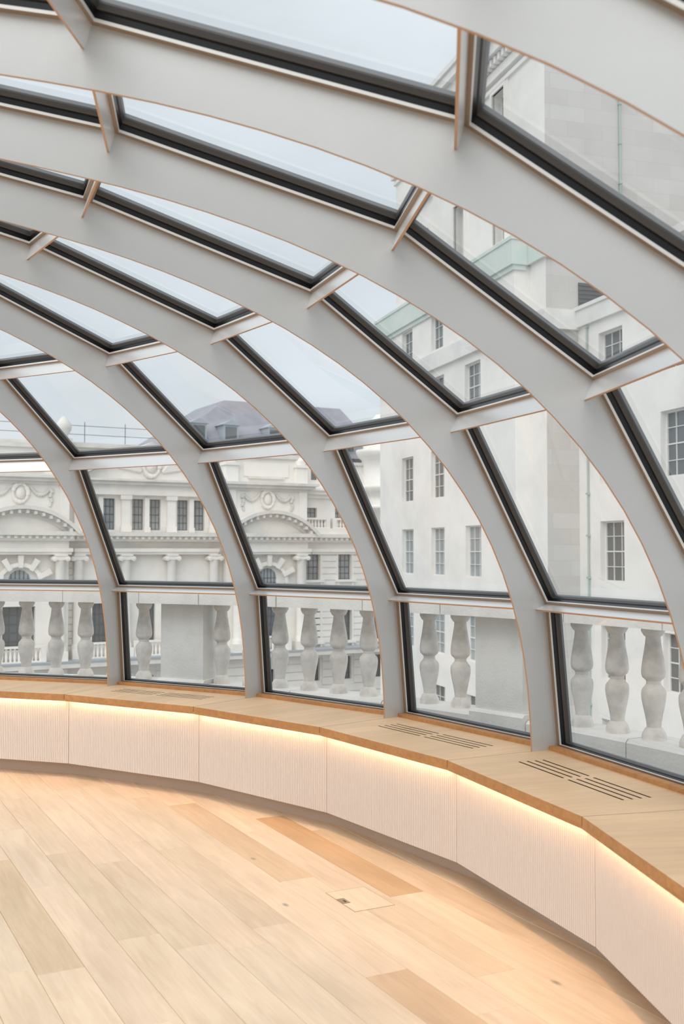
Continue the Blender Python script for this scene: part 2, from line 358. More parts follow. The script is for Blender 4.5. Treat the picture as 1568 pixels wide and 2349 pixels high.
for k in range(6):
    a, b = NODE[k], NODE[k + 1]
    quad = [Vector(rot(a, 0)), Vector(rot(a, -DP)), Vector(rot(b, -DP)), Vector(rot(b, 0))]
    n = (quad[1] - quad[0]).cross(quad[3] - quad[0]).normalized()
    nout = n if n.x > 0 or (abs(n.x) < 0.2 and n.z > 0) else -n
    f = MB(); ring(f, quad, nout, [(0.004, 0.003, 0.0), (0.032, 0.020, 0.0)], 0); ring(f, quad, nout, [(0.032, 0.020, 0.0), (0.032, 0.020, 0.010)], 1)
    g = MB(); ring(g, quad, nout, [(0.032, 0.020, 0.010), (0.034, 0.021, 0.028), (0.043, 0.024, 0.031)])
    bd = MB(); ring(bd, quad, nout, [(0.043, 0.024, 0.031), (0.045, 0.025, 0.033), (0.051, 0.028, 0.046), (0.051, 0.028, 0.052)])
    oc = MB(); ring(oc, quad, nout, [(-0.02, -0.02, 0.066), (0.047, 0.026, 0.066), (0.047, 0.026, 0.053)])
    p = MB(); q = inset(quad, 0.046, 0.026); p.poly([v + nout * 0.052 for v in q])
    win_me[k] = (f.data('frame', ['flange', 'strip'], False), g.data('gasket', 'rubber', False), bd.data('glazing_bead', 'bead', False), oc.data('outer_cap', 'lead', False), p.data('glass_pane', 'glass', False))
wn = 0
for i in BAYS:
    e = (cos(az(i)), sin(az(i)))
    for k in range(6):
        wn += 1
        t = link('window_%d' % wn, win_me[k][0], None, (e[0] * BASE_R, e[1] * BASE_R, BASE_Z), az(i), kind='structure')
        link('gasket', win_me[k][1], t); link('glazing_bead', win_me[k][2], t); link('outer_cap', win_me[k][3], t); link('glass_pane', win_me[k][4], t)

# ---------------------------------------------------------------- bench: countertop sections, fluted cabinets
CZ = 0.592
CF = 5.184 * cos(H2); CB = 5.838 * cos(H2); PF = 5.237 * cos(H2); PLF = 5.358 * cos(H2); UF = 5.787 * cos(H2)
TN = tan(H2)
def ctop(slots):
    """countertop section in bay-local coordinates: x out along mid-bay, y along the chord; origin on the front edge"""
    mb = MB(); g = 0.0014
    yr = [(-0.41, 0.0), (0.037, 0.43)]
    rows = []
    for q in range(4): c = 5.458 + 0.0435 * q; rows.append((c - 0.0055, c + 0.0055))
    xs = [CF] + ([v for r in rows for v in r] if slots else []) + [CB]
    for a in range(len(xs) - 1):
        x0, x1 = xs[a], xs[a + 1]; row = slots and a % 2 == 1
        for (u0, u1, hole) in ([(None, yr[0][0], 0), (yr[0][0], yr[0][1], 1), (yr[0][1], yr[1][0], 0), (yr[1][0], yr[1][1], 1), (yr[1][1], None, 0)] if slots else [(None, None, 0)]):
            def yy(u, x, s): return s * (x * TN - g) if u is None else u
            p = [(x0 - CF, yy(u0, x0, -1), 0), (x1 - CF, yy(u0, x1, -1), 0), (x1 - CF, yy(u1, x1, 1), 0), (x0 - CF, yy(u1, x0, 1), 0)]
            if row and hole:
                z = -0.03; q = [(c[0], c[1], z) for c in p]; mb.poly(q, 2)
                for i in range(4): mb.poly([p[i], p[(i + 1) % 4], q[(i + 1) % 4], q[i]], 2)
            else: mb.poly(p, 0)
    y0, y1 = CF * TN - g, CB * TN - g; t = 0.034
    mb.poly([(0, -y0, 0), (0, y0, 0), (0, y0, -t), (0, -y0, -t)], 1)
    mb.poly([(0, -y0, -t), (0, y0, -t), (CB - CF, y1, -t), (CB - CF, -y1, -t)], 1)
    mb.poly([(0, -y0, 0), (0, -y0, -t), (CB - CF, -y1, -t), (CB - CF, -y1, 0)], 2); mb.poly([(0, y0, 0), (0, y0, -t), (CB - CF, y1, -t), (CB - CF, y1, 0)], 2)
    return mb.data('counter_board', ['oak', 'oak_edge', 'slot'], False)
top_me = {s: ctop(s) for s in (False, True)}
lip = MB(); yl = CF * TN
lip.hexa([(0.001, -yl, -0.048), (0.001, yl, -0.048), (0.012, yl, -0.048), (0.012, -yl, -0.048)], [(0.001, -yl, -0.034), (0.001, yl, -0.034), (0.012, yl, -0.034), (0.012, -yl, -0.034)])
lip_me = lip.data('edge_lip', 'oak_edge')
ups = MB(); x0, x1 = UF - CF, 5.832 * cos(H2) - CF; ya, yb = UF * TN - TH / 2, 5.832 * cos(H2) * TN - TH / 2
ups.hexa([(x0, -ya, 0.0), (x0, ya, 0.0), (x1, yb, 0.0), (x1, -yb, 0.0)], [(x0, -ya, 0.021), (x0, ya, 0.021), (x1, yb, 0.021), (x1, -yb, 0.021)])
ups_me = ups.data('upstand', 'oak_edge')
led = MB(); led.box(0.016, 0.040, -yl + 0.02, yl - 0.02, -0.041, -0.035); led_me = led.data('led_strip', 'led')
# fluted panel
fp = MB(); half = PF * TN - 0.002; nf = 78; pitch = 2 * half / nf; zt, zb = CZ - 0.036, 0.099
prof = [(0, 0.0036), (0.07, 0.0036), (0.14, 0.0), (0.36, -0.0015), (0.74, -0.0015), (0.94, 0.0), (1.0, 0.0036)]
pts = []
for i in range(nf):
    for f, x in prof[:-1]: pts.append((x, -half + (i + f) * pitch))
pts.append((0.0036, half))
for (xa, ya_), (xb, yb_) in zip(pts, pts[1:]): fp.poly([(xa, ya_, zb), (xb, yb_, zb), (xb, yb_, zt), (xa, ya_, zt)])
fp.box(0.0057, 0.02, -half, half, zb, zt)
fp_me = fp.data('fluted_front', 'panel', False)
pl = MB(); yp = PLF * TN; x0 = PLF - PF
pl.poly([(x0, -yp, 0), (x0, yp, 0), (x0, yp, 0.1), (x0, -yp, 0.1)])
pl.poly([(0.021, -PF * TN, 0.0995), (0.021, PF * TN, 0.0995), (x0, yp, 0.0995), (x0, -yp, 0.0995)])
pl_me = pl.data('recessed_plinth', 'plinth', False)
jb = MB(); jb.box(0.0205, 0.024, -PF * TN, PF * TN, 0.0997, CZ - 0.04); jb_me = jb.data('carcass', 'seam')
CT_LABEL = {
 0: 'plain oak countertop section at the left end, in front of four balusters',
 1: 'slotted oak countertop section in front of the leftmost stone pedestal',
 2: 'plain oak countertop section without slots between two slotted ones',
 3: 'slotted oak countertop section in front of the stone pedestal on the right',
 4: 'slotted oak countertop section nearest the right edge, beside the fourth rib',
 5: 'plain oak countertop section cut off by the right edge of the view',
}
CB_LABEL = {
 0: 'fluted beige bench cabinet cut off by the left edge, lit from under the counter',
 1: 'second fluted beige bench cabinet from the left, below a slotted countertop',
 2: 'third fluted beige bench cabinet from the left, below the plain countertop',
 3: 'fourth fluted beige bench cabinet from the left, in the middle of the curve',
 4: 'fifth fluted beige bench cabinet from the left, second from the right edge',
 5: 'large fluted beige bench cabinet cut off by the right edge of the view',
}
for i in range(-1, 8):
    a = az(i) - H2; e = (cos(a), sin(a))
    side = 'left' if i < 0 else 'right'
    t = thing('countertop', (e[0] * CF, e[1] * CF, CZ), a, CT_LABEL.get(i, 'oak countertop section, %s one beyond the %s edge of the view' % ({-1: 'first', 6: 'first', 7: 'second'}.get(i), side)), 'countertop', 'oak countertop sections along the windows')
    link('counter_board', top_me[i in (1, 3, 4)], t); link('edge_lip', lip_me, t); link('upstand', ups_me, t); link('led_strip', led_me, t)
    c = thing('bench_cabinet', (e[0] * PF, e[1] * PF, 0), a, CB_LABEL.get(i, 'fluted beige bench cabinet, %s one beyond the %s edge of the view' % ({-1: 'first', 6: 'first', 7: 'second'}.get(i), side)), 'cabinet', 'fluted bench cabinets along the windows')
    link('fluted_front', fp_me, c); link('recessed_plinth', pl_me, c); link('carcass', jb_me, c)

# ---------------------------------------------------------------- floor outlet hatch
hl, hw = 0.295, 0.205
hc = Vector((4.047, 2.207)) + E1 * hl / 2 + E2 * hw / 2
fb = thing('floor_box', (hc.x, hc.y, 0), PA, 'small flush oak floor hatch with a metal finger plate', 'floor hatch')
mb = MB(); s = 0.0019
for (xa, xb, ya_, yb_) in [(-hl/2, hl/2, -hw/2, -hw/2 + s), (-hl/2, hl/2, hw/2 - s, hw/2), (-hl/2, -hl/2 + s, -hw/2, hw/2), (hl/2 - s, hl/2, -hw/2, hw/2)]:
    mb.box(xa, xb, ya_, yb_, 0.0, 0.0012)
link('seam_frame', mb.data('seam_frame', 'seam'), fb)
mb = MB(); mb.box(-hl/2 + s, hl/2 - s, -hw/2 + s, hw/2 - s, 0.0, 0.0010); o = link('lid', mb.data('lid', 'plank'), fb); o.color = (1, 0.985, 0.96, 1)
mb = MB(); mb.box(-0.040, 0.030, -hw/2 + s, -hw/2 + 0.040, 0.001, 0.0022); pt = link('finger_plate', mb.data('finger_plate', 'brass'), fb)
mb = MB(); mb.box(-0.012, 0.016, -hw/2 + 0.020, -hw/2 + 0.028, 0.0022, 0.0026); link('slot', mb.data('slot', 'slot'), pt)

# ---------------------------------------------------------------- outside: roof terrace, balustrade
tb = MB()
def arcband(mb, r0, r1, z0, z1, t0, t1, n=8, mi=0, bev=0.0):
    """stone ring segment between bay positions t0..t1 (chords), closed; local to the dome centre"""
    sec = [(r0, z0), (r1, z0), (r1, z1), (r0 + bev, z1), (r0, z1 - bev)] if bev else [(r0, z0), (r1, z0), (r1, z1), (r0, z1)]
    m = len(sec); vs = []
    for i in range(n + 1):
        a = az(t0 + (t1 - t0) * i / n); vs += [(r * cos(a), r * sin(a), z) for r, z in sec]
    fs = [tuple(range(m)), tuple(n * m + j for j in range(m - 1, -1, -1))]
    for i in range(n):
        for j in range(m): fs.append((i * m + j, (i + 1) * m + j, (i + 1) * m + (j + 1) % m, i * m + (j + 1) % m))
    mb.mesh(vs, fs, mi)
arcband(tb, 5.90, 7.3, -0.1, 0.27, -3, 12, 60)
link('terrace_floor', tb.data('terrace_floor', 'lead'), kind='structure')
sb = MB(); arcband(sb, 5.845, 5.93, 0.1, 0.585, -3, 12, 60)
link('trim_1', sb.data('sill_kerb', 'lead'), kind='structure')

ba = thing('stone_balustrade', (6.9 * cos(az(2)), 6.9 * sin(az(2)), 0.27), 0, 'weathered limestone balustrade curving around outside the dome windows', 'balustrade')
OFF = Vector(ba.location)
def bal_link(name, mb, mats):
    me = mb.data(name, mats); me.transform(Matrix.Translation(-OFF)); return link(name, me, ba)
FZ, RZ = 0.492, 1.162     # baluster foot and head heights
pr = [(250, 127), (285, 127), (300, 118), (320, 106), (331, 102), (340, 84), (352, 79), (420, 86), (500, 99), (580, 113), (660, 125), (720, 130), (755, 127), (780, 117), (797, 96), (806, 88), (815, 79), (850, 78), (862, 90), (876, 97), (892, 114), (915, 128), (955, 133), (1010, 129), (1080, 117), (1160, 99), (1240, 84), (1308, 77), (1316, 90), (1335, 104), (1356, 113), (1372, 124), (1395, 129), (1440, 130)]
pm = [(r * 0.000546, FZ + (1440 - y) / 1190 * (1.147 - FZ)) for y, r in pr][::-1]
bmb = MB(); bmb.lathe([(r, z - FZ) for r, z in pm] + [(0.066, 1.147 - FZ), (0.066, RZ - FZ)], n=24); bal_me = bmb.data('baluster', 'balgrime'); bal_me.set_sharp_from_angle(angle=radians(32))
bt = []
for base in (-0.835, 1.165, 3.165, 5.165):
    bt += [base + 0.187 * k for k in range(10)]
for t in bt:
    if -1.0 < t < 5.3:
        a = az(t); link('baluster', bal_me, ba, Vector((6.9 * cos(a), 6.9 * sin(a), FZ)) - OFF, random.uniform(0, 6))
edges = [-1.6, -0.9, -0.36, 0.235, 0.735, 1.13, 1.64, 2.2, 2.69, 3.42, 3.95, 4.5, 5.0, 5.6]
for t0, t1 in zip(edges, edges[1:]):
    mb = MB(); d = random.uniform(-0.006, 0.006)
    arcband(mb, 6.63 + d, 7.0, RZ, 1.284, t0 + 0.003, t1 - 0.003, 6, 0, 0.012); bal_link('coping_stone', mb, 'bal')
edges = [-1.8, -0.8, 0.2, 0.81, 1.12, 1.66, 2.25, 2.80, 3.12, 3.67, 4.2, 4.8, 5.6]
for n_, (t0, t1) in enumerate(zip(edges, edges[1:])):
    ped = (abs(t0 - 0.81) < 0.01 or abs(t0 - 2.80) < 0.01)
    mb = MB(); d = random.uniform(-0.004, 0.004)
    arcband(mb, (6.735 if ped else 6.757) + d, 7.05, 0.2, FZ + (0.035 if ped else 0), t0 + 0.003, t1 - 0.003, 6, 0, 0.02); bal_link('plinth_stone', mb, 'bal')
for t0, t1 in ((-1.18, -0.9), (0.825, 1.10), (2.825, 3.10), (4.825, 5.10)):
    mb = MB(); arcband(mb, 6.765, 7.04, FZ + 0.02, RZ + 0.001, t0, t1, 3); bal_link('pedestal', mb, 'bal')

# ---------------------------------------------------------------- far street level
gm = MB(); gm.box(-120, 120, 12, 160, -20.2, -20.0); link('ground', gm.data('ground', 'street'), kind='structure')

# ---------------------------------------------------------------- generic facade tools (local x along wall, y inward, z up)
def wall_grid(mb, x0, x1, z0, z1, holes, y=0.0, reveal=0.35, mi=0, rmi=None):
    xs = sorted({x0, x1} | {h[0] for h in holes} | {h[1] for h in holes}); zs = sorted({z0, z1} | {h[2] for h in holes} | {h[3] for h in holes})
    xs = [x for x in xs if x0 <= x <= x1]; zs = [z for z in zs if z0 <= z <= z1]
    for a, b in zip(xs, xs[1:]):
        for c, d in zip(zs, zs[1:]):
            mx_, mz_ = (a + b) / 2, (c + d) / 2
            if any(h[0] < mx_ < h[1] and h[2] < mz_ < h[3] for h in holes): continue
            mb.poly([(a, y, c), (b, y, c), (b, y, d), (a, y, d)], mi)
    r = mi if rmi is None else rmi
    for h in holes:
        a, b, c, d = h; Y = y + reveal
        mb.poly([(a, y, c), (a, Y, c), (a, Y, d), (a, y, d)], r); mb.poly([(b, y, c), (b, Y, c), (b, Y, d), (b, y, d)], r)
        mb.poly([(a, y, c), (b, y, c), (b, Y, c), (a, Y, c)], r); mb.poly([(a, y, d), (b, y, d), (b, Y, d), (a, Y, d)], r)
def window_at(parent, x0, x1, z0, z1, y, cols, rows, bars='bars', pane='winglass', fr=0.05, bw=0.022):
    """sash window: frame and bars as one part, panes as its child"""
    mb = MB(); t = 0.05
    mb.box(x0, x0 + fr, y - t, y, z0, z1); mb.box(x1 - fr, x1, y - t, y, z0, z1); mb.box(x0 + fr, x1 - fr, y - t, y, z0, z0 + fr); mb.box(x0 + fr, x1 - fr, y - t, y, z1 - fr, z1)
    for c in range(1, cols): x = x0 + (x1 - x0) * c / cols; mb.box(x - bw / 2, x + bw / 2, y - t * 0.8, y, z0 + fr, z1 - fr)
    for r in range(1, rows):
        z = z0 + (z1 - z0) * r / rows; w = bw * (1.8 if rows % 2 == 0 and r == rows // 2 else 1); mb.box(x0 + fr, x1 - fr, y - t * 0.9, y, z - w / 2, z + w / 2)
    w = link('window', mb.data('window', bars), parent)
    p = MB(); p.box(x0, x1, y - 0.005, y + 0.06, z0, z1); link('pane', p.data('pane', pane), w)
    return w
def part(parent, name, mat, fn, fix=True):
    mb = MB(); fn(mb); return link(name, mb.data(name, mat, fix), parent)
def boxpart(parent, name, mat, *b): return part(parent, name, mat, lambda m: m.box(*b))

# ---------------------------------------------------------------- plain stone building on the right
NA = Vector((0.95554, 0.29486)); TA = Vector((0.29486, -0.95554)); CAM = Vector((4.1244, -2.8252))
T0 = -45.8
o2 = CAM + NA * 15.96 + TA * T0
rb = thing('office_building', (o2.x, o2.y, -20), atan2(TA.y, TA.x), 'plain pale stone office building with copper-green parapet and tall attic', 'building')
Zs = 20.0     # local z = world z + 20
# local x = t - T0 ; local y = inward (d - 15.96)
def X(t): return t - T0
rows = [(-8.6, -6.8), (-5.45, -3.61), (-2.39, -0.69), (0.67, 2.57), (3.74, 5.63), (6.82, 8.55)]
colsA = [-42.27, -38.92, -35.54]; colsC = [-29.0, -25.66, -22.3, -18.95]
hw_ = 0.69
holesA = [(X(c) - hw_, X(c) + hw_, a + Zs, b + Zs) for c in colsA for a, b in rows]
hatt = [(X(c) - 0.62, X(c) + 0.62, 9.66 + Zs, 11.05 + Zs) for c in colsA]
XA1 = X(-32.1); XB1 = X(-30.96)
def fA(m):
    wall_grid(m, 0, XA1, 0, 11.25 + Zs, holesA + hatt, 0, 0.20)
    m.poly([(0, 0, 0), (0, 14, 0), (0, 14, 11.25 + Zs), (0, 0, 11.25 + Zs)])
    m.poly([(XA1, 0, 0), (XA1, 0.6, 0), (XA1, 0.6, 11.25 + Zs), (XA1, 0, 11.25 + Zs)])
    m.poly([(0, 0, 11.25 + Zs), (XA1, 0, 11.25 + Zs), (XA1, 0.7, 11.25 + Zs), (0, 0.7, 11.25 + Zs)])
part(rb, 'street_wall', 'port', fA)
for c in colsA:
    for n_, (a, b) in enumerate(rows): window_at(rb, X(c) - hw_, X(c) + hw_, a + Zs, b + Zs, 0.20, 3, 4, pane='winglass2' if n_ in (3, 2) else 'winglass')
    window_at(rb, X(c) - 0.62, X(c) + 0.62, 9.66 + Zs, 11.05 + Zs, 0.20, 3, 3)
boxpart(rb, 'string_course', 'portd', -0.12, XA1 + 0.12, -0.16, 0.1, 8.86 + Zs, 9.50 + Zs)
def cop(m):
    m.box(-0.2, XA1 + 0.14, -0.16, 0.5, 11.25 + Zs, 12.08 + Zs); m.box(-0.26, XA1 + 0.18, -0.20, 0.5, 12.08 + Zs, 12.2 + Zs)
    m.box(-0.1, XA1 + 0.08, -0.08, 0.4, 11.08 + Zs, 11.25 + Zs)
part(rb, 'copper_parapet', 'copper', cop)
# tower block behind the parapet (plane B)
boxpart(rb, 'parapet_return', 'copper', XA1 + 0.15, XB1 + 0.12, 0.57 - 0.14, 0.8, 11.25 + Zs, 12.1 + Zs)
boxpart(rb, 'string_course', 'portd', XA1 + 0.1, XB1 + 0.14, 0.57 - 0.14, 1.78, 8.9 + Zs, 9.55 + Zs)
yB = 0.57; TOP = 20.3 + Zs
upw = [(-41.5, 12.6, 15.2), (-37.86, 12.6, 15.2), (-34.3, 12.6, 15.2), (-41.5, 16.6, 18.2), (-37.86, 16.6, 18.2), (-34.3, 16.6, 18.2)]
holesB = [(X(t) - 0.5, X(t) + 0.5, a + Zs, b + Zs) for t, a, b in upw]
XL = X(-45.16)
def fB(m):
    wall_grid(m, XL, XB1, 0, TOP, holesB, yB, 0.35)
    m.poly([(XL, yB, 10 + Zs), (XL, 14, 10 + Zs), (XL, 14, TOP), (XL, yB, TOP)])
    m.poly([(XL, yB, TOP), (XB1, yB, TOP), (XB1, 14, TOP), (XL, 14, TOP)])
part(rb, 'attic_wall', 'port', fB)
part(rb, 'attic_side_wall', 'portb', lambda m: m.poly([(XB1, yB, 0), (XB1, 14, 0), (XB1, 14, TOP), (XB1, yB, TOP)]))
for t, a, b in upw:
    window_at(rb, X(t) - 0.5, X(t) + 0.5, a + Zs, b + Zs, yB + 0.35, 2, 4)
    def arch(m, t=t, a=a, b=b):
        x0, x1, z0, z1 = X(t) - 0.5, X(t) + 0.5, a + Zs, b + Zs
        for w, d in ((0.24, 0.06), (0.12, 0.11)):
            m.box(x0 - w, x0, yB - d, yB + 0.02, z0, z1 + w); m.box(x1, x1 + w, yB - d, yB + 0.02, z0, z1 + w); m.box(x0, x1, yB - d, yB + 0.02, z1, z1 + w)
        m.box(x0 - 0.3, x1 + 0.3, yB - 0.2, yB + 0.02, z0 - 0.16, z0)
    part(rb, 'window_surround', 'port', arch)
for z0, z1, d in ((18.35, 18.5, 0.1), (18.62, 18.95, 0.2), (19.25, 19.75, 0.55), (19.75, 20.1, 0.75), (20.1, 20.3, 0.85)):
    boxpart(rb, 'cornice_band', 'portd' if d > 0.5 else 'port', XL - d, XB1 + d, yB - d, yB + 0.1, z0 + Zs, z1 + Zs)
def dent(m):
    x = XL
    while x < XB1: m.box(x, x + 0.16, yB - 0.42, yB, 18.98 + Zs, 19.22 + Zs); x += 0.32
o = part(rb, 'dentil_row', 'port', dent); o['kind'] = 'stuff'
part(rb, 'copper_roof', 'copper', lambda m: m.hexa([(XL - 0.3, yB - 0.3, TOP), (XB1 + 0.3, yB - 0.3, TOP), (XB1 + 0.3, 14, TOP), (XL - 0.3, 14, TOP)], [(XL + 1.5, yB + 2, TOP + 1.6), (XB1 - 1.5, yB + 2, TOP + 1.6), (XB1 - 1.5, 12, TOP + 1.6), (XL + 1.5, 12, TOP + 1.6)]))
# wing C, set back
yC = 17.7 - 15.96; XC0 = X(-31.0); XC1 = X(-14.0)
holesC = [(X(c) - hw_, X(c) + hw_, a + Zs, b + Zs) for c in colsC for a, b in rows]
part(rb, 'wing_wall', 'port', lambda m: wall_grid(m, XC0, XC1, 0, 9.0 + Zs, holesC, yC, 0.24))
for c in colsC:
    for n_, (a, b) in enumerate(rows): window_at(rb, X(c) - hw_, X(c) + hw_, a + Zs, b + Zs, yC + 0.24, 3, 4)
def wpar(m):
    m.box(XC0, XC1, yC - 0.14, yC + 0.3, 8.96 + Zs, 9.5 + Zs); m.box(XC0, XC1, yC - 0.2, yC + 0.4, 9.5 + Zs, 9.62 + Zs)
part(rb, 'wing_parapet', 'portd', wpar)
yD = 4.5
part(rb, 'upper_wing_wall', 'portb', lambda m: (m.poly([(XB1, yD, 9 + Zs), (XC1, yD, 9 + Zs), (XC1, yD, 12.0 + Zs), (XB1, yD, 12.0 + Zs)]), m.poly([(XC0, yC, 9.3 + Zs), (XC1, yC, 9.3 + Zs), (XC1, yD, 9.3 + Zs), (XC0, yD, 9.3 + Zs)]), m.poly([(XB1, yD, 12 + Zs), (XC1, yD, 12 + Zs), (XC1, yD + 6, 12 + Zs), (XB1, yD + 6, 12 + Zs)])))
for z0, z1, d in ((10.9, 11.1, 0.12), (11.5, 11.75, 0.25), (11.75, 12.05, 0.4)):
    boxpart(rb, 'upper_cornice_band', 'portd', XB1, XC1, yD - d, yD + 0.05, z0 + Zs, z1 + Zs)
def louv(m):
    x = XB1; y0, y1, z0, z1 = 1.75, 2.7, 9.62 + Zs, 10.5 + Zs
    m.box(x - 0.005, x + 0.02, y0, y1, z0, z1)
    for q in range(6): z = z0 + 0.08 + q * 0.14; m.box(x, x + 0.05, y0, y1, z, z + 0.06)
part(rb, 'louvre_panel', 'barsd', louv)
def dpipe(m, x, y, z0, z1, r=0.035):
    m.tube((x, y, z0), (x, y, z1), r)
    z = z0 + 0.5
    while z < z1: m.box(x - 0.06, x + 0.06, y - 0.05, y + 0.06, z, z + 0.06); z += 1.35
part(rb, 'downpipe', 'pipe', lambda m: dpipe(m, X(-30.32), yC - 0.06, 0, 8.9 + Zs, 0.03))
part(rb, 'downpipe', 'pipe', lambda m: dpipe(m, XB1 + 0.06, 3.35, 9.4 + Zs, TOP))

# ---------------------------------------------------------------- baroque building across the street
lb = thing('baroque_building', (-15.555, 59.175, -20), atan2(0.48403, 0.87505), 'ornate pale stone baroque building with columns and curved pediments across the street', 'building')
PC = [0.7, 16.49, -15.09]; PY = -0.8
def Zl(z): return z + Zs
# main wall
ch = []   # (x0,x1,z0,z1,cols,rows)
for c in (4.26, 7.18, 10.11, -11.5, -8.6, -5.7):
    ch += [(c + 0.48, c + 1.22, 2.98, 4.9, 3, 4), (c + 1.56, c + 2.32, 2.98, 4.9, 3, 4), (c + 0.95, c + 2.0, -4.05, -1.5, 4, 4)]
wing = [20.0, 22.45, 24.9]
for c in wing:
    ch += [(c - 0.5, c + 0.55, 3.95, 4.6, 3, 2), (c - 0.27, c + 0.75, -0.26, 1.45, 3, 4), (c - 0.3, c + 0.78, -4.42, -2.35, 3, 4), (c - 0.3, c + 0.78, -7.05, -5.5, 3, 4), (c - 0.3, c + 0.78, -11, -8.8, 3, 4)]
for c in (5.6, 8.5, 11.5): ch += [(c - 0.5, c + 0.6, -8.2, -6.0, 3, 4)]
H = [(a, b, Zl(c), Zl(d)) for a, b, c, d, _, _ in ch]
part(lb, 'main_wall', 'port2', lambda m: (wall_grid(m, -16, 26.5, 0, Zl(5.75), H, 0, 0.3), m.poly([(26.5, 0, 0), (26.5, 14, 0), (26.5, 14, Zl(8)), (26.5, 0, Zl(8))])))
for a, b, c, d, n1, n2 in ch: window_at(lb, a, b, Zl(c), Zl(d), 0.3, n1, n2, 'barsd', 'winglass2' if c > -1 else 'winglass', 0.04, 0.03)
def arcpts(cx, cz, r, a0, a1, n): return [(cx + r * cos(a0 + (a1 - a0) * i / n), cz + r * sin(a0 + (a1 - a0) * i / n)) for i in range(n + 1)]
# entablature runs
def ent(x0, x1, y):
    boxpart(lb, 'corona', 'port2d', x0 - 0.3, x1 + 0.3, y - 0.68, y + 0.1, Zl(2.58), Zl(2.82))
    boxpart(lb, 'bed_mould', 'port2', x0 - 0.1, x1 + 0.1, y - 0.36, y + 0.1, Zl(2.28), Zl(2.58))
    def dn(m):
        x = x0
        while x < x1: m.box(x, x + 0.18, y - 0.56, y, Zl(2.40), Zl(2.57)); x += 0.40
    o = part(lb, 'dentil_row', 'port2', dn); o['kind'] = 'stuff'
    boxpart(lb, 'architrave', 'port2', x0 - 0.05, x1 + 0.05, y - 0.28, y + 0.1, Zl(1.62), Zl(1.84)); boxpart(lb, 'architrave', 'port2', x0, x1, y - 0.18, y + 0.1, Zl(1.47), Zl(1.62))
ent(4.0, 13.2, -0.3); ent(20.1, 26.5, 0); ent(-11.8, -2.6, -0.3)
def column(x, y, r=0.31):
    part(lb, 'column', 'port2', lambda m: m.lathe([(r * 1.25, Zl(-4.2)), (r * 1.25, Zl(-4.0)), (r * 1.1, Zl(-3.92)), (r * 1.0, Zl(-3.85)), (r * 0.98, Zl(-2)), (r * 0.86, Zl(1.1)), (r * 0.95, Zl(1.14))], x, y, 18))
    def cap(m):
        m.box(x - 0.36, x + 0.36, y - 0.34, y + 0.3, Zl(1.38), Zl(1.47)); m.box(x - 0.3, x + 0.3, y - 0.3, y + 0.3, Zl(1.14), Zl(1.38))
        for s_ in (-1, 1):
            m.tube((x + s_ * 0.38, y - 0.36, Zl(1.22)), (x + s_ * 0.38, y + 0.3, Zl(1.22)), 0.15, 12); m.tube((x + s_ * 0.38, y - 0.40, Zl(1.22)), (x + s_ * 0.38, y - 0.36, Zl(1.22)), 0.06, 10)
    part(lb, 'capital', 'port2', cap)
    boxpart(lb, 'column_pedestal', 'port2', x - 0.42, x + 0.42, y - 0.42, y + 0.42, Zl(-4.75), Zl(-4.2))
for x in (4.26, 7.18, 10.11, 12.95, -2.86, -5.7, -8.6): column(x, -0.35)
for x in (4.26, 7.18, 10.11, 12.95):
    def pil(m, x=x):
        m.box(x - 0.33, x + 0.33, -0.38, 0.02, Zl(2.84), Zl(3.2)); m.box(x - 0.27, x + 0.27, -0.32, 0.02, Zl(3.2), Zl(4.85)); m.box(x - 0.36, x + 0.36, -0.42, 0.02, Zl(4.85), Zl(5.15))
    part(lb, 'pilaster', 'port2', pil)
for c in (4.26, 7.18, 10.11):
    boxpart(lb, 'mullion_pilaster', 'port2', c + 1.24, c + 1.54, -0.16, 0.02, Zl(2.84), Zl(5.0)); boxpart(lb, 'mullion_base', 'port2', c + 1.2, c + 1.6, -0.2, 0.02, Zl(2.84), Zl(3.15))
